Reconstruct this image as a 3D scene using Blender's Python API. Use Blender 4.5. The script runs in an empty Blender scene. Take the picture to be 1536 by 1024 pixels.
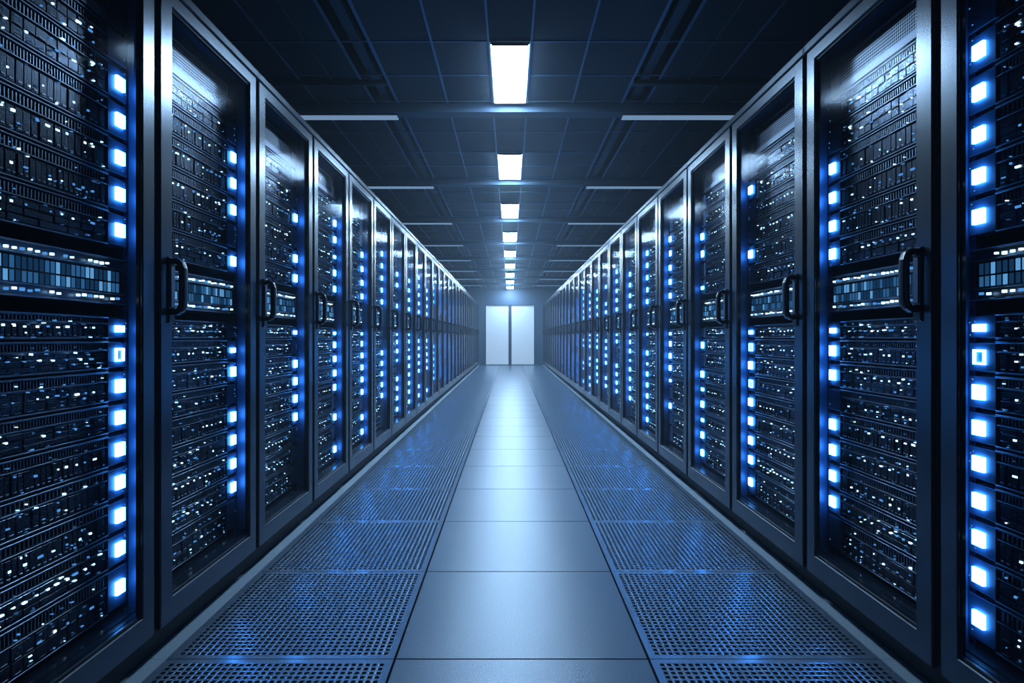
import bpy, math, random
random.seed(7)
SC = bpy.context.scene
COL = SC.collection

# ------------------------------------------------------------------ materials
def principled(name, base, metal=0.0, rough=0.5, noise=None, bump=None, spec=0.5, coat=0.0):
    m = bpy.data.materials.new(name); m.use_nodes = True
    nt = m.node_tree; b = nt.nodes['Principled BSDF']
    b.inputs['Base Color'].default_value = (*base, 1)
    b.inputs['Metallic'].default_value = metal
    b.inputs['Roughness'].default_value = rough
    b.inputs['Specular IOR Level'].default_value = spec
    b.inputs['Coat Weight'].default_value = coat
    tc = nt.nodes.new('ShaderNodeTexCoord')
    if noise:
        sc, amt = noise
        n = nt.nodes.new('ShaderNodeTexNoise'); n.inputs['Scale'].default_value = sc
        n.inputs['Detail'].default_value = 4
        nt.links.new(tc.outputs['Object'], n.inputs['Vector'])
        r = nt.nodes.new('ShaderNodeValToRGB')
        r.color_ramp.elements[0].position = .3; r.color_ramp.elements[1].position = .7
        r.color_ramp.elements[0].color = (*[c * (1 - amt) for c in base], 1)
        r.color_ramp.elements[1].color = (*[min(1, c * (1 + amt)) for c in base], 1)
        nt.links.new(n.outputs['Fac'], r.inputs['Fac'])
        nt.links.new(r.outputs['Color'], b.inputs['Base Color'])
    if bump:
        sc, st = bump
        n = nt.nodes.new('ShaderNodeTexNoise'); n.inputs['Scale'].default_value = sc
        n.inputs['Detail'].default_value = 2
        nt.links.new(tc.outputs['Object'], n.inputs['Vector'])
        bp = nt.nodes.new('ShaderNodeBump'); bp.inputs['Strength'].default_value = st
        bp.inputs['Distance'].default_value = .002
        nt.links.new(n.outputs['Fac'], bp.inputs['Height'])
        nt.links.new(bp.outputs['Normal'], b.inputs['Normal'])
    return m

def perforated(name, base, hole, pitch, metal, rough, axes='YZ', thresh=.15):
    """metal sheet punched with a regular grid of small holes"""
    m = principled(name, base, metal, rough)
    nt = m.node_tree; b = nt.nodes['Principled BSDF']
    tc = nt.nodes.new('ShaderNodeTexCoord'); sep = nt.nodes.new('ShaderNodeSeparateXYZ')
    nt.links.new(tc.outputs['Object'], sep.inputs[0])
    outs = []
    for a in axes:
        mu = nt.nodes.new('ShaderNodeMath'); mu.operation = 'MULTIPLY'
        mu.inputs[1].default_value = 2 * math.pi / pitch
        nt.links.new(sep.outputs[a], mu.inputs[0])
        s = nt.nodes.new('ShaderNodeMath'); s.operation = 'SINE'
        nt.links.new(mu.outputs[0], s.inputs[0]); outs.append(s)
    p = nt.nodes.new('ShaderNodeMath'); p.operation = 'MULTIPLY'
    nt.links.new(outs[0].outputs[0], p.inputs[0]); nt.links.new(outs[1].outputs[0], p.inputs[1])
    ab = nt.nodes.new('ShaderNodeMath'); ab.operation = 'ABSOLUTE'
    nt.links.new(p.outputs[0], ab.inputs[0])
    g = nt.nodes.new('ShaderNodeMath'); g.operation = 'GREATER_THAN'; g.inputs[1].default_value = thresh
    nt.links.new(ab.outputs[0], g.inputs[0])
    mx = nt.nodes.new('ShaderNodeMix'); mx.data_type = 'RGBA'
    mx.inputs['A'].default_value = (*base, 1); mx.inputs['B'].default_value = (*hole, 1)
    nt.links.new(g.outputs[0], mx.inputs['Factor'])
    nt.links.new(mx.outputs['Result'], b.inputs['Base Color'])
    sub = nt.nodes.new('ShaderNodeMath'); sub.operation = 'MULTIPLY_ADD'
    sub.inputs[1].default_value = -.45; sub.inputs[2].default_value = .5
    nt.links.new(g.outputs[0], sub.inputs[0])
    nt.links.new(sub.outputs[0], b.inputs['Specular IOR Level'])
    me = nt.nodes.new('ShaderNodeMath'); me.operation = 'MULTIPLY_ADD'
    me.inputs[1].default_value = -metal; me.inputs[2].default_value = metal
    nt.links.new(g.outputs[0], me.inputs[0])
    nt.links.new(me.outputs[0], b.inputs['Metallic'])
    return m

def emitter(name, col, strength, sample=True):
    m = bpy.data.materials.new(name); m.use_nodes = True
    nt = m.node_tree; nt.nodes.remove(nt.nodes['Principled BSDF'])
    e = nt.nodes.new('ShaderNodeEmission')
    e.inputs['Color'].default_value = (*col, 1); e.inputs['Strength'].default_value = strength
    nt.links.new(e.outputs[0], nt.nodes['Material Output'].inputs['Surface'])
    if not sample:
        m.cycles.emission_sampling = 'NONE'
    return m

def pane_mat(name, refl=.6, tint=(.93, .96, 1.0)):
    m = bpy.data.materials.new(name); m.use_nodes = True
    nt = m.node_tree; nt.nodes.remove(nt.nodes['Principled BSDF'])
    t = nt.nodes.new('ShaderNodeBsdfTransparent'); t.inputs['Color'].default_value = (*tint, 1)
    g = nt.nodes.new('ShaderNodeBsdfGlossy'); g.inputs['Roughness'].default_value = .1
    g.inputs['Color'].default_value = (.8, .88, 1, 1)
    f = nt.nodes.new('ShaderNodeLayerWeight'); f.inputs['Blend'].default_value = .5
    pw = nt.nodes.new('ShaderNodeMath'); pw.operation = 'POWER'; pw.inputs[1].default_value = 5
    nt.links.new(f.outputs['Facing'], pw.inputs[0])
    mu = nt.nodes.new('ShaderNodeMath'); mu.operation = 'MULTIPLY_ADD'
    mu.inputs[1].default_value = refl; mu.inputs[2].default_value = refl*.004
    mx = nt.nodes.new('ShaderNodeMixShader')
    nt.links.new(pw.outputs[0], mu.inputs[0]); nt.links.new(mu.outputs[0], mx.inputs[0])
    nt.links.new(t.outputs[0], mx.inputs[1]); nt.links.new(g.outputs[0], mx.inputs[2])
    nt.links.new(mx.outputs[0], nt.nodes['Material Output'].inputs['Surface'])
    return m

FRAME = principled('powder_coated_steel', (.095, .108, .128), 1.0, .235)
CARC = principled('black_carcass_steel', (.012, .016, .022), .3, .45)
INNER = principled('inner_black_lacquer', (.04, .10, .21), .2, .4)
BEZEL = principled('glossy_black_bezel', (.012, .017, .025), .2, .18)
PLINTH = principled('matt_black_plinth', (.004, .005, .007), 0, .7)
HANDLE = principled('black_handle', (.01, .012, .016), .2, .25)
HPLATE = principled('handle_plate_steel', (.07, .11, .17), .6, .4)
EAR = principled('blue_grey_ear_plate', (.08, .15, .27), .1, .45)
CHASSIS = principled('server_chassis_steel', (.10, .13, .17), .85, .35)
SLAT = principled('louvre_steel', (.15, .18, .22), .8, .35)
DARK = principled('louvre_shadow_plate', (.006, .008, .012), .2, .5)
MESH = perforated('perforated_drive_face', (.17, .21, .27), (.004, .005, .007), .009, .9, .27)
MESH2 = perforated('fine_vent_grille', (.13, .15, .18), (.003, .004, .006), .022, .8, .35, thresh=.25)
PLATE = principled('grey_blank_plate', (.15, .17, .20), .7, .4)
GLASS = pane_mat('tinted_door_glass', .12)
LAMP = emitter('blue_indicator_glow', (.06, .34, 1.0), 23)
LEDW = emitter('white_blue_led', (.45, .76, 1.0), 2.6, False)
LEDB = emitter('blue_led', (.10, .36, .85), .8, False)
LEDD = emitter('dim_blue_led', (.06, .2, .5), .35, False)
TUBE = emitter('ceiling_lamp_diffuser_glow', (.46, .715, 1.0), 100)
STRIP = emitter('strip_reflection_glow', (.36, .62, 1.0), .42)  # weak emission stands in for light reflected off metal strips
CEIL = principled('acoustic_ceiling_panel', (.012, .026, .05), 0, .75, bump=(500, .6))
TBAR = principled('ceiling_grid_bar', (.08, .18, .32), .3, .5)
BEAM = principled('dark_ceiling_beam', (.03, .06, .105), .3, .6)
TRACK = principled('ceiling_channel_black', (.008, .012, .018), .2, .5)
TILE = principled('speckled_floor_laminate', (.125, .175, .24), .25, .30, noise=(260, .4), bump=(300, .35))
GRATE = principled('perforated_floor_steel', (.27, .37, .49), .65, .235, coat=.3)
GRATE.node_tree.nodes['Principled BSDF'].inputs['Coat Roughness'].default_value = .13
EDGE = principled('floor_edge_laminate', (.34, .42, .50), .2, .45, noise=(200, .15))
SUB = principled('dark_subfloor', (.006, .009, .014), 0, .8)
WALL = principled('dark_blue_painted_wall', (.05, .09, .15), 0, .55)
DOORP = principled('frosted_door_glass_added_glow', (.6, .68, .75), 0, .35)
DOORP.node_tree.nodes['Principled BSDF'].inputs['Emission Color'].default_value = (.62, .78, 1.0, 1)
DOORP.node_tree.nodes['Principled BSDF'].inputs['Emission Strength'].default_value = .28  # soft glow added to brighten the door panels; no source behind them
DFRAME = principled('dark_door_frame', (.04, .065, .10), .4, .4)

# ------------------------------------------------------------------ mesh builder
class MB:
    def __init__(s): s.v = []; s.f = []; s.m = []; s.mats = []
    def mi(s, mat):
        if mat not in s.mats: s.mats.append(mat)
        return s.mats.index(mat)
    def box(s, x0, x1, y0, y1, z0, z1, mat):
        if x0 > x1: x0, x1 = x1, x0
        b = len(s.v); k = s.mi(mat)
        s.v += [(x0,y0,z0),(x1,y0,z0),(x1,y1,z0),(x0,y1,z0),(x0,y0,z1),(x1,y0,z1),(x1,y1,z1),(x0,y1,z1)]
        for q in ((0,3,2,1),(4,5,6,7),(0,1,5,4),(1,2,6,5),(2,3,7,6),(3,0,4,7)):
            s.f.append(tuple(b+i for i in q)); s.m.append(k)
    def cbox(s, x0, x1, y0, y1, z0, z1, mat, c):
        """box whose +x face is chamfered by c"""
        b = len(s.v); k = s.mi(mat)
        s.v += [(x0,y0,z0),(x0,y1,z0),(x0,y1,z1),(x0,y0,z1),
                (x1-c,y0,z0),(x1-c,y1,z0),(x1-c,y1,z1),(x1-c,y0,z1),
                (x1,y0+c,z0+c),(x1,y1-c,z0+c),(x1,y1-c,z1-c),(x1,y0+c,z1-c)]
        F = [(3,2,1,0),(8,9,10,11)]
        for i in range(4):
            j = (i+1) % 4
            F += [(i,j,4+j,4+i),(4+i,4+j,8+j,8+i)]
        for q in F: s.f.append(tuple(b+i for i in q)); s.m.append(k)
    def poly(s, pts, mat):
        b = len(s.v); s.v += pts; s.f.append(tuple(range(b, b+len(pts)))); s.m.append(s.mi(mat))
    def frame(s, x0, x1, oy0, oy1, oz0, oz1, iy0, iy1, iz0, iz1, mat, c=.003):
        """rectangular frame in the y-z plane, chamfered front edges, a continuous ring"""
        def ring(x, a0, a1, b0, b1): return [(x,a0,b0),(x,a1,b0),(x,a1,b1),(x,a0,b1)]
        b = len(s.v); k = s.mi(mat)
        R = [ring(x0,oy0,oy1,oz0,oz1), ring(x1-c,oy0,oy1,oz0,oz1), ring(x1,oy0+c,oy1-c,oz0+c,oz1-c),
             ring(x1,iy0-c,iy1+c,iz0-c,iz1+c), ring(x1-c,iy0,iy1,iz0,iz1), ring(x0,iy0,iy1,iz0,iz1)]
        for r in R: s.v += r
        n = len(R)
        for a in range(n):
            a2 = (a+1) % n
            for i in range(4):
                j = (i+1) % 4
                s.f.append((b+a*4+i, b+a*4+j, b+a2*4+j, b+a2*4+i)); s.m.append(k)
    def tube(s, path, hw, hd, mat, seg=10):
        """rounded-section bar swept along a path in the x-z plane (y is the width)"""
        k = s.mi(mat); rings = []
        for i, p in enumerate(path):
            a = path[max(0, i-1)]; c = path[min(len(path)-1, i+1)]
            tx, tz = c[0]-a[0], c[2]-a[2]; l = math.hypot(tx, tz) or 1
            nx, nz = tz/l, -tx/l
            r = []
            for q in range(seg):
                t = 2*math.pi*q/seg
                cy = math.copysign(abs(math.cos(t))**.6, math.cos(t))*hw
                cn = math.copysign(abs(math.sin(t))**.6, math.sin(t))*hd
                r.append((p[0]+nx*cn, p[1]+cy, p[2]+nz*cn))
            b = len(s.v); s.v += r; rings.append(b)
        for a, b in zip(rings, rings[1:]):
            for q in range(seg):
                w = (q+1) % seg
                s.f.append((a+q, a+w, b+w, b+q)); s.m.append(k)
        s.f.append(tuple(rings[0]+q for q in range(seg))); s.m.append(k)
        s.f.append(tuple(rings[-1]+seg-1-q for q in range(seg))); s.m.append(k)
    def add(s, o, dx, dy, dz, sy=1):
        b = len(s.v); ks = [s.mi(m) for m in o.mats]
        s.v += [(x+dx, y*sy+dy, z+dz) for x, y, z in o.v]
        s.f += [tuple(b+i for i in q) for q in o.f]
        s.m += [ks[i] for i in o.m]
    def mesh(s, name, side=1, recalc=True):
        import bmesh
        me = bpy.data.meshes.new(name)
        me.from_pydata([(x*side, y, z) for x, y, z in s.v], [], s.f)
        for m in s.mats: me.materials.append(m)
        me.polygons.foreach_set('material_index', s.m)
        if recalc:
            bm = bmesh.new(); bm.from_mesh(me)
            bmesh.ops.recalc_face_normals(bm, faces=bm.faces[:])
            bm.to_mesh(me); bm.free()
        me.update()
        return me
def link(name, me, parent=None, loc=None):
    o = bpy.data.objects.new(name, me); COL.objects.link(o)
    if parent: o.parent = parent
    if loc: o.location = loc
    return o
def tag(o, label=None, cat=None, group=None, kind=None):
    for k, v in (('label', label), ('category', cat), ('group', group), ('kind', kind)):
        if v: o[k] = v
    return o
def empty(name, loc=(0,0,0)):
    o = bpy.data.objects.new(name, None); COL.objects.link(o); o.location = loc
    o.empty_display_size = .1
    return o
def copy_tree(o, parent=None):
    c = o.copy(); COL.objects.link(c)
    if parent: c.parent = parent
    for ch in list(KIDS.get(o.name, [])):
        k = copy_tree(ch, c)
        KIDS.setdefault(c.name, []).append(k)
    return c
KIDS = {}
def kid(name, me, parent, loc=None):
    o = link(name, me, parent, loc); KIDS.setdefault(parent.name, []).append(o); return o
ORD = ['first','second','third','fourth','fifth','sixth','seventh','eighth','ninth','tenth','eleventh','twelfth',
       'thirteenth','fourteenth','fifteenth','sixteenth','seventeenth','eighteenth','nineteenth','twentieth',
       'twenty-first','twenty-second','twenty-third','twenty-fourth','twenty-fifth','twenty-sixth','twenty-seventh','twenty-eighth','twenty-ninth','thirtieth']

# ------------------------------------------------------------------ layout (metres; camera stands at x=0, y=0)
CAMZ = 1.03
END = 21.7
CEILZ = CAMZ + 1.745
XL, XR = -1.105, 1.18            # front faces of the two cabinet rows
FL, FR = -1.165, 1.25            # outer edges of the raised floor
W = .746                         # cabinet pitch, left row
LEFT = [1.144 + W*i for i in range(28)]
RIGHT = [.885, 1.671, 2.41, 3.215] + [3.215 + .79*i for i in range(1, 24)]
PLANE = .085                     # how far the equipment sits behind the door face
H = 2.196

# ------------------------------------------------------------------ cabinet
def cabinet(side, label, w=W):
    root = empty('server_cabinet')
    tag(root, label, 'server cabinet', 'server cabinets in the left row' if side > 0 else 'server cabinets in the right row')
    b = MB()                                                      # carcass: open at the front
    b.box(-1.0, -.034, .001, .014, .10, H-.036, INNER)
    b.box(-1.0, -.034, w-.014, w-.001, .10, H-.036, INNER)
    b.box(-1.0, -.99, .014, w-.014, .10, H-.036, CARC)
    b.box(-1.0, -.034, .014, w-.014, .10, .159, INNER)
    b.box(-1.0, -.034, .014, w-.014, H-.062, H-.036, INNER)
    b.box(-.045, -.0195, w-.030, w-.001, .10, H-.036, CARC)
    b.box(-.045, -.0195, .001, .022, .10, H-.036, CARC)
    kid('carcass', b.mesh('carcass', side), root)
    b = MB(); b.box(-1.0, -.062 if side > 0 else -.075, .001, w-.001, 0, .10, PLINTH)
    kid('plinth', b.mesh('plinth', side), root)
    b = MB(); b.cbox(-1.0, .002, .0008, w-.0008, H-.034, H, FRAME, .004)
    kid('top_rail', b.mesh('top_rail', side), root)
    # sill and header inside the opening
    b = MB()
    b.box(-.020, -.125, .022, w-.030, .160, .192, BEZEL)
    b.box(-.040, -.055, .05, w-.02, .190, .1955, BEZEL)
    kid('inner_sill', b.mesh('inner_sill', side), root)
    # vertical equipment rail beside the lamps
    b = MB()
    b.box(-.105, -PLANE-.006, w-.032, w-.014, .192, H-.062, INNER)
    b.box(-.105, -PLANE-.006, .014, .024, .192, H-.062, INNER)
    for i in range(70):
        z = .21 + i*.0262
        b.box(-PLANE-.0062, -PLANE-.005, w-.027, w-.019, z, z+.008, DARK)
    kid('mounting_rail', b.mesh('mounting_rail', side), root)
    # vent grille above the servers
    b = MB()
    b.box(-.16, -PLANE-.004, .022, w-.11, 1.99, 2.085, MESH2)
    b.frame(-.16, -PLANE, .022, w-.105, 1.985, 2.09, .03, w-.114, 1.993, 2.083, CHASSIS, .001)
    b.cbox(-.16, -PLANE+.002, .022, w-.045, 1.962, 1.985, PLATE, .001)
    b.box(-.16, -PLANE, w-.105, w-.045, 1.985, 2.04, PLATE)
    kid('vent_grille', b.mesh('vent_grille', side), root)
    # door
    b = MB()
    y0, y1 = .008, w-.024
    iy0, iy1, iz0, iz1 = .075, w-.084, .182, 2.108
    b.frame(-.016, 0, y0, y1, .103, 2.156, iy0, iy1, iz0, iz1, FRAME, .003)
    door = kid('door', b.mesh('door', side), root)
    b = MB()
    b.frame(-.019, -.008, iy0-.004, iy1+.004, iz0-.004, iz1+.004, iy0+.006, iy1-.004, iz0+.008, iz1-.008, BEZEL, .002)
    kid('bezel', b.mesh('bezel', side), door)
    b = MB()
    b.poly([(-.014, iy0+.004, iz0+.004), (-.014, iy1-.004, iz0+.004), (-.014, iy1-.004, iz1-.004), (-.014, iy0+.004, iz1-.004)], GLASS)
    kid('glass_pane', b.mesh('glass_pane', side), door)
    b = MB()
    hy, hz, hl = .064, 1.193, .084
    b.cbox(-.001, .006, hy-.020, hy+.016, hz-hl-.035, hz+hl+.012, HANDLE, .003)
    b.cbox(.006, .009, hy-.012, hy+.010, hz-hl+.018, hz+hl-.018, HPLATE, .001)
    path = [(.004, hy, hz-hl+.004), (.022, hy, hz-hl+.001), (.034, hy, hz-hl+.009), (.040, hy, hz-hl+.026), (.041, hy, hz-.03),
            (.041, hy, hz+.03), (.040, hy, hz+hl-.026), (.034, hy, hz+hl-.009), (.022, hy, hz+hl-.001), (.004, hy, hz+hl-.004)]
    b.tube(path, .015, .011, HANDLE, 12)
    me = b.mesh('handle', side)
    kid('handle', me, door)
    return root

# ------------------------------------------------------------------ servers
SW = .70                                                        # width of a server
MF = .605                                                       # where the main face ends and the lamp ear begins
def dot(b, y, z, w, h, mat, x=.003):
    b.cbox(-.006, x, y-w/2, y+w/2, z-h/2, z+h/2, mat, min(w, h)*.3)
def server(side, h, seed, lamp, single):
    R = random.Random(seed)
    root = empty('rack_server')
    b = MB()
    b.box(-.62, -.014, 0, SW, .0015, h-.0015, CHASSIS)
    b.cbox(-.03, .003, 0, MF+.004, h-.006, h-.0015, CHASSIS, .001)
    b.cbox(-.03, .002, 0, MF+.004, .0015, .006, CHASSIS, .001)
    b.cbox(-.03, .0005, MF+.004, SW-.004, .006, h-.006, EAR, .001)
    kid('chassis', b.mesh('chassis', side), root)
    zl = h*.66
    b = MB()                                                    # louvre strip
    b.box(-.013, -.008, .003, MF, zl+.004, h-.008, DARK)
    n = R.choice((44, 52, 60)); p = (MF-.01)/n
    for i in range(n):
        b.box(-.012, -.0015, .006+i*p, .006+i*p+p*.28, zl+.005, h-.009, SLAT)
    b.cbox(-.02, .0015, .003, MF, zl, zl+.003, SLAT, .0005)
    kid('louvre_strip', b.mesh('louvre_strip', side), root)
    rows = R.choice((1, 1, 2, 3)); cols = {1: R.choice((24, 32)), 2: 16, 3: 12}[rows]
    b = MB(); cw = (MF-.012)/cols; ch = (zl-.012)/rows
    spots = []
    for r in range(rows):
        for c in range(cols):
            y = .006+c*cw; z = .008+r*ch; d = R.choice((0, 0, -.0015, -.003))
            b.cbox(-.02, d, y+.001, y+cw-.001, z+.001, z+ch-.0012, MESH, .001)
            if rows < 3:
                b.cbox(-.02, d+.002, y+cw*.25, y+cw*.75, z+ch*.10, z+ch*.17, SLAT, .0005)
            spots.append((y+cw*.5, z, ch))
    kid('drive_bay', b.mesh('drive_bay', side), root)
    b = MB()                                                    # main row of bright points
    n = R.choice((10, 12, 14, 16)); z0 = h*R.choice((.34, .42, .5))
    for i in range(n):
        if R.random() < .8:
            y = .03+(MF-.05)*i/n+R.uniform(-.004, .004)
            t = R.random()
            m = LEDW if t < .55 else LEDB
            s = R.uniform(.004, .0078)
            dot(b, y, z0+R.uniform(-.002, .002), s*R.choice((1, 1, 1.2, 2.2)), s*.8, m)
            if single: kid('status_light', b.mesh('status_light', side), root); b = MB()
    if b.v: kid('status_light_row', b.mesh('status_light_row', side), root)
    b = MB()                                                    # small scattered points
    for i in range(R.randint(24, 44)):
        y = R.choice([q[0] for q in spots])+R.choice((0, .004, -.004)); z = R.choice((h*.10, h*.16, h*.26, h*.55, h*.62, h*.72, h*.8))
        t = R.random()
        m = LEDW if t < .22 else LEDB if t < .55 else LEDD
        s = R.uniform(.0014, .0034)
        dot(b, y, z, s*R.choice((1, 1, 1.5, 3)), s*R.choice((1, 1, 1.6)), m)
    for i in range(R.randint(1, 4)):
        dot(b, SW-.006-R.random()*.02, h*R.random()*.8+.01, .004, .003, LEDB, .002)
    kid('port_lights', b.mesh('port_lights', side), root)['kind'] = 'stuff'
    if lamp:
        yc = .658
        b = MB()
        if lamp == 1: b.cbox(-.003, .010, yc-.018, yc+.018, h*.5-.020, h*.5+.020, LAMP, .001)
        elif lamp == 2: b.cbox(-.003, .007, yc-.020, yc+.020, h*.5-.013, h*.5+.007, LAMP, .001)
        else: b.frame(-.003, .007, yc-.019, yc+.019, h*.5-.02, h*.5+.02, yc-.013, yc+.013, h*.5-.014, h*.5+.014, LAMP, .001)
        kid('indicator_light', b.mesh('indicator_light', side), root)
    return root

def far_server(b, h, seed, lamp, dx, dy, dz, side, sy):
    R = random.Random(seed); t = MB()
    t.box(-.3, -.004, 0, SW, .002, h-.002, CHASSIS)
    t.box(-.02, -.001, .003, MF, h*.68, h-.006, DARK)
    for i in range(12):
        t.box(-.01, 0, .006+i*.05, .046+i*.05, .008, h*.62, MESH)
    for i in range(12):
        if R.random() < .8:
            y = .03+i*.047; s = .008
            t.box(-.002, .002, y-s/2, y+s/2, h*.42-s*.4, h*.42+s*.4, LEDW if R.random() < .55 else LEDB)
    for i in range(12):
        y = R.random()*.6; z = h*R.choice((.12, .2, .55, .75)); s = .005
        t.box(-.002, .002, y-s/2, y+s/2, z-s/2, z+s/2, R.choice((LEDB, LEDW, LEDD)))
    if lamp:
        t.box(-.003, .007, .643, .683, h*.5-(.021 if lamp == 1 else .012), h*.5+(.021 if lamp == 1 else .012), LAMP)
    b.add(t, dx, dy, dz, sy)

def patch_panel(side, seed):
    R = random.Random(seed); h = .138
    root = empty('patch_panel')
    b = MB()
    b.box(-.35, -.012, 0, SW, 0, h, CHASSIS)
    for z in (0, .030, .104, h-.005): b.cbox(-.03, .003, 0, SW-.01, z, z+.004, SLAT, .001)
    kid('chassis', b.mesh('chassis', side), root)
    b = MB()                                                    # two rows of lit ports behind clear covers
    n = 36
    for i in range(n):
        y = .008+i*(.665/n)
        for z0, z1 in ((.037, .066), (.069, .101)):
            t = R.random()
            m = PORTS[2] if t < .15 else PORTS[0] if t < .55 else PORTS[1]
            b.box(-.016, -.008, y, y+.665/n, z0-.002, z1+.002, DARK); b.cbox(-.012, -.006, y+.003, y+.665/n-.003, z0, z1-.002, m, .001)
    kid('port_block', b.mesh('port_block', side), root)
    for z in (.018, .118):
        b = MB()
        for i in range(28):
            if R.random() < .85:
                s = R.uniform(.005, .010)
                dot(b, .015+i*.0238, z+R.uniform(-.002, .002), s, s*.85, LEDW if R.random() < .6 else LEDB)
        kid('status_light_row', b.mesh('status_light_row', side), root)
    return root
PORTS = [emitter('lit_port_cover', (.07, .32, .75), .32, False), emitter('dim_port_cover', (.03, .15, .38), .22, False), emitter('bright_port_cover', (.16, .48, .9), .7, False)]

UNITS = [(.205,.338),(.338,.438),(.438,.54),(.54,.64),(.64,.74),(.74,.833),(.833,.932),(.932,1.022),(1.022,1.095),
         (1.30,1.41),(1.41,1.518),(1.518,1.632),(1.632,1.745),(1.745,1.855),(1.855,1.958)]
NAMES = ['lowest', 'second up', 'third up', 'fourth up', 'fifth up', 'sixth up', 'seventh up', 'eighth up',
         'just under patch panel', 'just above patch panel', 'second above patch panel', 'third above patch panel',
         'fourth above patch panel', 'second from top', 'topmost']
LAMPS = {   # 1 full lamp, 2 short bar, 3 hollow square, 0 dark
 'default': [1,1,1,1,1,1,1,3,2, 1,1,1,1,1,0],
}
NEAR = 10
PROTO = {}
def get_server(side, i, v, lamp, single):
    key = (side, i, v, lamp, single)
    if key not in PROTO:
        z0, z1 = UNITS[i]
        PROTO[key] = (server(side, z1-z0-.003, hash((i, v)) & 0xffff, lamp, single), True)
        return PROTO[key][0]
    return copy_tree(PROTO[key][0])

def row(side, X, bounds, word):
    far = MB()
    rnd = random.Random(11 if side > 0 else 29)
    cab0 = None; pp = {}
    for c in range(len(bounds)-1):
        y0, y1 = bounds[c], bounds[c+1]; sy = (y1-y0)/W
        if c == 0: which = f'nearest the camera in the {word} row'
        elif c == len(bounds)-2: which = f'farthest away in the {word} row'
        else: which = f'{ORD[c]} in the {word} row counting from the camera'
        lab = f'tall black server cabinet with glass door, {which}'
        if cab0 is None: cab = cab0 = cabinet(side, lab)
        else: cab = copy_tree(cab0); cab['label'] = lab
        cab.location = (X, y0, 0); cab.scale = (1, sy, 1)
        lamps = list(LAMPS['default'])
        if c == 1:
            lamps = [0,1,1,1,1,0,1,2,0, 1,0,1,1,1,0] if side > 0 else [0,1,1,1,1,0,1,1,2, 1,1,1,1,0,0]
        elif c > 1:
            for k in range(len(lamps)):
                if rnd.random() < .16: lamps[k] = 0
                elif rnd.random() < .15: lamps[k] = rnd.choice((2, 3))
            lamps[8] = rnd.choice((0, 2)); lamps[14] = 0; lamps[13] = rnd.choice((0, 1)); lamps[0] = rnd.choice((0, 1, 1))
        x = X - side*PLANE; yo = .022*sy + y0
        if c == 0 and side < 0: yo += .012
        place = 'nearest cabinet' if c == 0 else f'{ORD[c]} cabinet'
        for i, (z0, z1) in enumerate(UNITS):
            v = rnd.randrange(3)
            if c < NEAR:
                s = get_server(side, i, v, lamps[i], c < 4); s.location = (x, yo, z0); s.scale = (1, sy, 1)
                st = 'square blue lamp' if lamps[i] == 1 else 'thin blue lamp' if lamps[i] == 2 else 'hollow square lamp' if lamps[i] == 3 else 'only small lights'
                tag(s, f'server with {st}, {NAMES[i]} in {place} of {word} row', 'server', f'servers in the {word} row')
            else:
                far_server(far, z1-z0-.003, rnd.randrange(9999), lamps[i], -side*0 - PLANE, yo, z0, side, sy)
        v = c % 3
        if v not in pp: p = pp[v] = patch_panel(side, v+5)
        else: p = copy_tree(pp[v])
        p.location = (x, yo, 1.128); p.scale = (1, sy, 1)
        tag(p, f'patch panel with lit ports, at handle height in {place} of {word} row', 'patch panel', f'patch panels in the {word} row')
    o = link('rack_servers', far.mesh('rack_servers', side, False), None, (X, 0, 0))
    o.name = 'distant_rack_server'
    tag(o, f'small blue-lit servers in the far cabinets of the {word} row', 'server', f'servers in the {word} row', 'stuff')
row(1, XL, LEFT, 'left')
row(-1, XR, RIGHT, 'right')

# ------------------------------------------------------------------ floor
TY = [-1.656 + .715*i for i in range(34)]                        # row joints; one at 1.919
CX0, CX1 = -.368, .443
b = MB()
for a, c in zip(TY, TY[1:]):
    if c > END: c = END
    if a >= END-.01: break
    b.box(CX0+.004, CX1-.004, a+.0035, c-.0035, -.03, 0, TILE)
    b.box(FL, -1.10, a+.001, c-.001, -.03, 0, EDGE)
    b.box(1.185, FR, a+.001, c-.001, -.03, 0, EDGE)
b.box(-2.6, 2.7, -1.8, END, -.30, -.25, SUB)
b.box(-2.6, FL-.001, -1.8, END, -.25, -.001, SUB)
b.box(FR+.001, 2.7, -1.8, END, -.25, -.001, SUB)
tag(link('floor', b.mesh('floor')), kind='structure')

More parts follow.
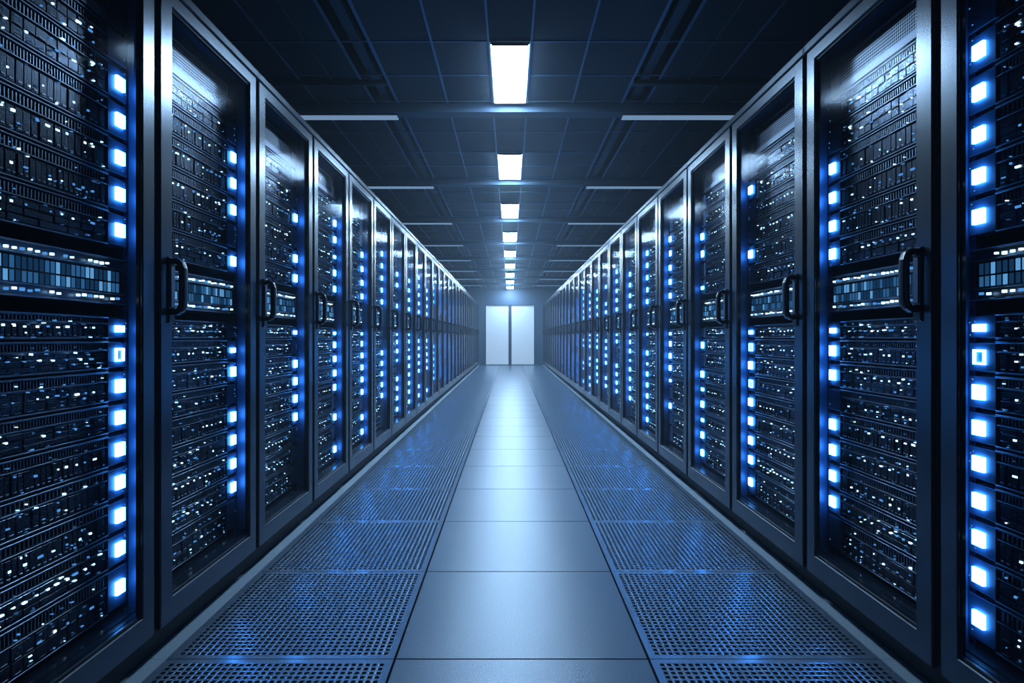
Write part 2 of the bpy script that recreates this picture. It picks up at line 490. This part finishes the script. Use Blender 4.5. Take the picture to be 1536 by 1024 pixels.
def vent_mesh(wd, dp):
    """steel floor panel punched with a grid of rounded openings"""
    m = .020; nx, ny = 31, 29
    b = MB(); k = GRATE
    px, py = (wd-2*m)/nx, (dp-2*m)/ny
    b.box(0, wd, 0, m, -.028, 0, k); b.box(0, wd, dp-m, dp, -.028, 0, k)
    b.box(0, m, m, dp-m, -.028, 0, k); b.box(wd-m, wd, m, dp-m, -.028, 0, k)
    kk = b.mi(k); t = -.004
    for i in range(nx):
        for j in range(ny):
            x0, y0 = m+i*px, m+j*py; x1, y1 = x0+px, y0+py
            cx, cy = (x0+x1)/2, (y0+y1)/2; rx, ry = px*.34, py*.33
            o = [(x0,y0),(cx,y0),(x1,y0),(x1,cy),(x1,y1),(cx,y1),(x0,y1),(x0,cy)]
            a = .7
            q = [(-a,-a),(0,-1),(a,-a),(1,0),(a,a),(0,1),(-a,a),(-1,0)]
            q = [(cx+u*rx*(1.12 if u and v else 1), cy+v*ry*(1.12 if u and v else 1)) for u, v in q]
            s = len(b.v)
            b.v += [(x, y, 0) for x, y in o] + [(x, y, -.0006) for x, y in q] + [(x, y, t) for x, y in q]
            for e in range(8):
                f = (e+1) % 8
                b.f.append((s+e, s+f, s+8+f, s+8+e)); b.m.append(kk)
                b.f.append((s+8+e, s+8+f, s+16+f, s+16+e)); b.m.append(kk)
    return b.mesh('floor_grate')
VM = vent_mesh(.724, .711)
for word, x0, sx in (('left', -1.096, 1.0), ('right', .447, 1.015)):
    n = 0
    for a in TY:
        if a < .3 or a+.4 > END: continue
        vis = a > .9
        if not vis: continue
        o = link('floor_grate', VM, None, (x0, a+.002, 0)); o.scale = (sx, min(1, (END-.004-a)/.715), 1)
        n += 1
        tag(o, f'perforated steel floor panel {word} of the plain walkway, {"nearest the camera" if n == 1 else ORD[n-1] + " row counting from the camera"}',
            'floor panel', f'perforated floor panels on the {word}')

# ------------------------------------------------------------------ ceiling
P = 2.13; L0 = 3.54
b = MB()
LW = .118
segs = [(-2.6, -1.01), (-.833, .833), (1.01, 2.7)]
b.box(-2.6, -1.01, -1.8, END, CEILZ, CEILZ+.05, CEIL)
b.box(-.833, .833, -1.8, END, CEILZ, CEILZ+.05, CEIL)
b.box(1.01, 2.7, -1.8, END, CEILZ, CEILZ+.05, CEIL)
for s in (-1, 1):                                                # recessed service channels
    b.box(s*.833, s*1.01, -1.8, END, CEILZ+.12, CEILZ+.15, TRACK)
    b.box(s*.825, s*.833, -1.8, END, CEILZ, CEILZ+.12, TRACK)
    b.box(s*1.01, s*1.018, -1.8, END, CEILZ, CEILZ+.12, TRACK)
bar = .006
for x in (.128, .465, .833, 1.01, 1.43, 1.85, 2.27):
    for s in (-1, 1):
        w2 = .009 if x in (.833, 1.01) else bar
        b.box(s*x-w2, s*x+w2, -1.8, END, CEILZ-.006, CEILZ+.001, TBAR)
for s in (-1, 1):
    b.box(s*1.21-.002, s*1.21+.002, -1.8, END, CEILZ-.002, CEILZ+.001, TBAR)
k = -2
while True:
    y = L0+P*k
    if y > END: break
    for off in (0, .46, .90, 1.08, 1.56):
        if -1.8 < y+off < END-.02:
            b.box(-2.6, 2.7, y+off-bar*.8, y+off+bar*.8, CEILZ-.0055, CEILZ+.0012, TBAR)
    k += 1
tag(link('ceiling', b.mesh('ceiling')), kind='structure')

proto_l = proto_b = None
lamp_words = ['nearest the camera'] + [f'{w} from the camera' for w in ORD[1:8]] + ['farthest away by the doors']
for k in range(9):
    y = L0+P*k
    lab = f'bright rectangular ceiling lamp in the centre line, {lamp_words[k]}'
    if proto_l is None:
        root = empty('ceiling_light')
        b = MB(); l = .88 
        for (x0, x1, y0, y1) in ((-LW, -LW+.008, 0, l), (LW-.008, LW, 0, l), (-LW+.008, LW-.008, 0, .008), (-LW+.008, LW-.008, l-.008, l)):
            b.box(x0, x1, y0, y1, -.014 if y1-y0 > .1 else -.021, 0, BEAM)
        kid('housing', b.mesh('housing'), root)
        b = MB(); b.box(-LW+.006, LW-.006, .006, l-.006, -.020, -.002, TUBE)
        kid('diffuser', b.mesh('diffuser'), root)
        proto_l = root
    else: root = copy_tree(proto_l)
    root.location = (0, y, CEILZ-.006)
    tag(root, lab, 'ceiling light', 'ceiling lamps above the walkway')
for k in range(8):
    y = L0+P*k+.93
    b = MB()
    b.cbox(0, 1, 0, 1, 0, 1, BEAM, .01) if False else b.box(-2.6, 2.7, 0, .12, -.065, 0, BEAM)
    o = link('ceiling_beam', b.mesh('ceiling_beam') if proto_b is None else proto_b, None, (0, y, CEILZ-.006))
    proto_b = o.data
    tag(o, f'dark flat beam across the ceiling, {"nearest the camera" if k == 0 else ORD[k] + " from the camera"}', 'beam', 'ceiling beams')
ps = {}
for k in range(8):
    y = L0+P*k+.93
    for s, word in ((-1, 'left'), (1, 'right')):
        if s not in ps:
            root = empty('ceiling_strip'); ps[s] = root  # metal strips under the beams; their glow is added, not a lamp
            b = MB(); b.box(s*.845, s*2.3, -.02, .065, -.012, 0, BEAM)
            kid('housing', b.mesh('housing'), root)
            b = MB(); b.box(s*.85, s*2.29, -.015, .060, -.02, -.010, STRIP)
            kid('diffuser', b.mesh('diffuser'), root)
        else: root = copy_tree(ps[s])
        root.location = (0, y+.05, CEILZ-.071)
        tag(root, f'thin metal strip with added glow under the {"nearest" if k == 0 else ORD[k]} ceiling beam, {word} side', 'strip light', f'ceiling strips on the {word}')
for s, word in ((-1, 'left'), (1, 'right')):
    b = MB()
    b.box(s*.84, s*2.3, 0, .03, -.03, -.006, TRACK)
    b.box(s*.835, s*2.3, .022, .032, -.034, -.03, HPLATE)
    tag(link('ceiling_rail', b.mesh('ceiling_rail'), None, (0, 4.06, CEILZ)), f'thin dark metal rail crossing the {word} part of the ceiling before the first beam', 'rail')
    b = MB()
    b.box(s*.895, s*.955, 0, END-3, -.02, .02, BEAM)
    for i in range(18):
        b.box(s*.86, s*.985, .5+i, .53+i, .02, .03, BEAM)
        b.box(s*.92-.004, s*.92+.004, .5+i, .51+i, .03, .07, BEAM)
    tag(link('cable_duct', b.mesh('cable_duct'), None, (0, 2.6, CEILZ+.05)), f'long dark metal duct running in the {word} ceiling channel', 'duct')

# ------------------------------------------------------------------ walls and end doors
def struct_box(name, a, m):
    b = MB(); b.box(*a, m); return tag(link(name, b.mesh(name)), kind='structure')
struct_box('wall_left', (-2.7, -2.6, -1.9, END+.2, -.3, CEILZ+.2), WALL)
struct_box('wall_right', (2.7, 2.8, -1.9, END+.2, -.3, CEILZ+.2), WALL)
struct_box('wall_back', (-2.7, 2.8, -2.0, -1.8, -.3, CEILZ+.2), WALL)
DW = .868; DT = CAMZ+1.133
b = MB()
b.box(-2.6, -DW-.03, END, END+.15, -.25, CEILZ+.1, WALL)
b.box(DW+.03, 2.7, END, END+.15, -.25, CEILZ+.1, WALL)
b.box(-DW-.03, DW+.03, END, END+.15, DT+.04, CEILZ+.1, WALL)
b.box(-DW-.03, DW+.03, END+.10, END+.15, -.25, DT+.04, WALL)
tag(link('wall_end', b.mesh('wall_end')), kind='structure')
b = MB()
b.box(-DW-.03, -DW, END-.02, END+.1, 0, DT+.04, DFRAME)
b.box(DW, DW+.03, END-.02, END+.1, 0, DT+.04, DFRAME)
b.box(-DW, DW, END-.02, END+.1, DT, DT+.04, DFRAME)
b.box(-DW, DW, END-.02, END+.1, -.02, .03, DFRAME)
b.box(-.055, .055, END-.02, END+.1, .03, DT, DFRAME)
tag(link('trim_1', b.mesh('trim_1')), kind='structure')
for i, (x0, x1) in enumerate(((-DW, -.055), (.055, DW))):
    d = MB(); d.box(x0, x1, END+.02, END+.06, .03, DT, DOORP)
    o = tag(link(f'door_{i+1}', d.mesh('door_panel')), kind='structure')

HZ = .009
if HZ:
    m = bpy.data.materials.new('thin_haze'); m.use_nodes = True
    nt = m.node_tree; nt.nodes.remove(nt.nodes['Principled BSDF'])
    vs_ = nt.nodes.new('ShaderNodeVolumeScatter'); vs_.inputs['Density'].default_value = HZ
    vs_.inputs['Color'].default_value = (.7, .85, 1, 1); vs_.inputs['Anisotropy'].default_value = .3
    nt.links.new(vs_.outputs[0], nt.nodes['Material Output'].inputs['Volume'])
    b = MB(); b.box(-2.59, 2.69, -1.79, END-.03, .01, CEILZ-.08, m)
    tag(link('haze', b.mesh('haze')), 'thin bluish haze filling the air of the aisle between the cabinet rows', 'haze', None, 'stuff')
# ------------------------------------------------------------------ camera, world, colour
cam = bpy.data.cameras.new('camera'); co = bpy.data.objects.new('camera', cam); COL.objects.link(co)
co.location = (0, 0, CAMZ); co.rotation_euler = (math.pi/2, 0, 0)
cam.sensor_width = 36; cam.lens = 900/1536*36
cam.shift_x = 3/1536; cam.shift_y = -7/1536
cam.clip_start = .02
SC.camera = co
w = bpy.data.worlds.new('world'); SC.world = w; w.use_nodes = True
w.node_tree.nodes['Background'].inputs[0].default_value = (.02, .05, .12, 1)
w.node_tree.nodes['Background'].inputs[1].default_value = .1
vs = SC.view_settings
vs.view_transform = 'Standard'; vs.look = 'None'; vs.gamma = 1; vs.exposure = 0; vs.use_curve_mapping = False
SC.cycles.use_denoising = True
SC.cycles.use_adaptive_sampling = True; SC.cycles.adaptive_threshold = .03
SC.cycles.sample_clamp_indirect = 4
SC.cycles.max_bounces = 6; SC.cycles.diffuse_bounces = 3; SC.cycles.glossy_bounces = 3; SC.cycles.transparent_max_bounces = 24
SC.cycles.caustics_reflective = False; SC.cycles.caustics_refractive = False
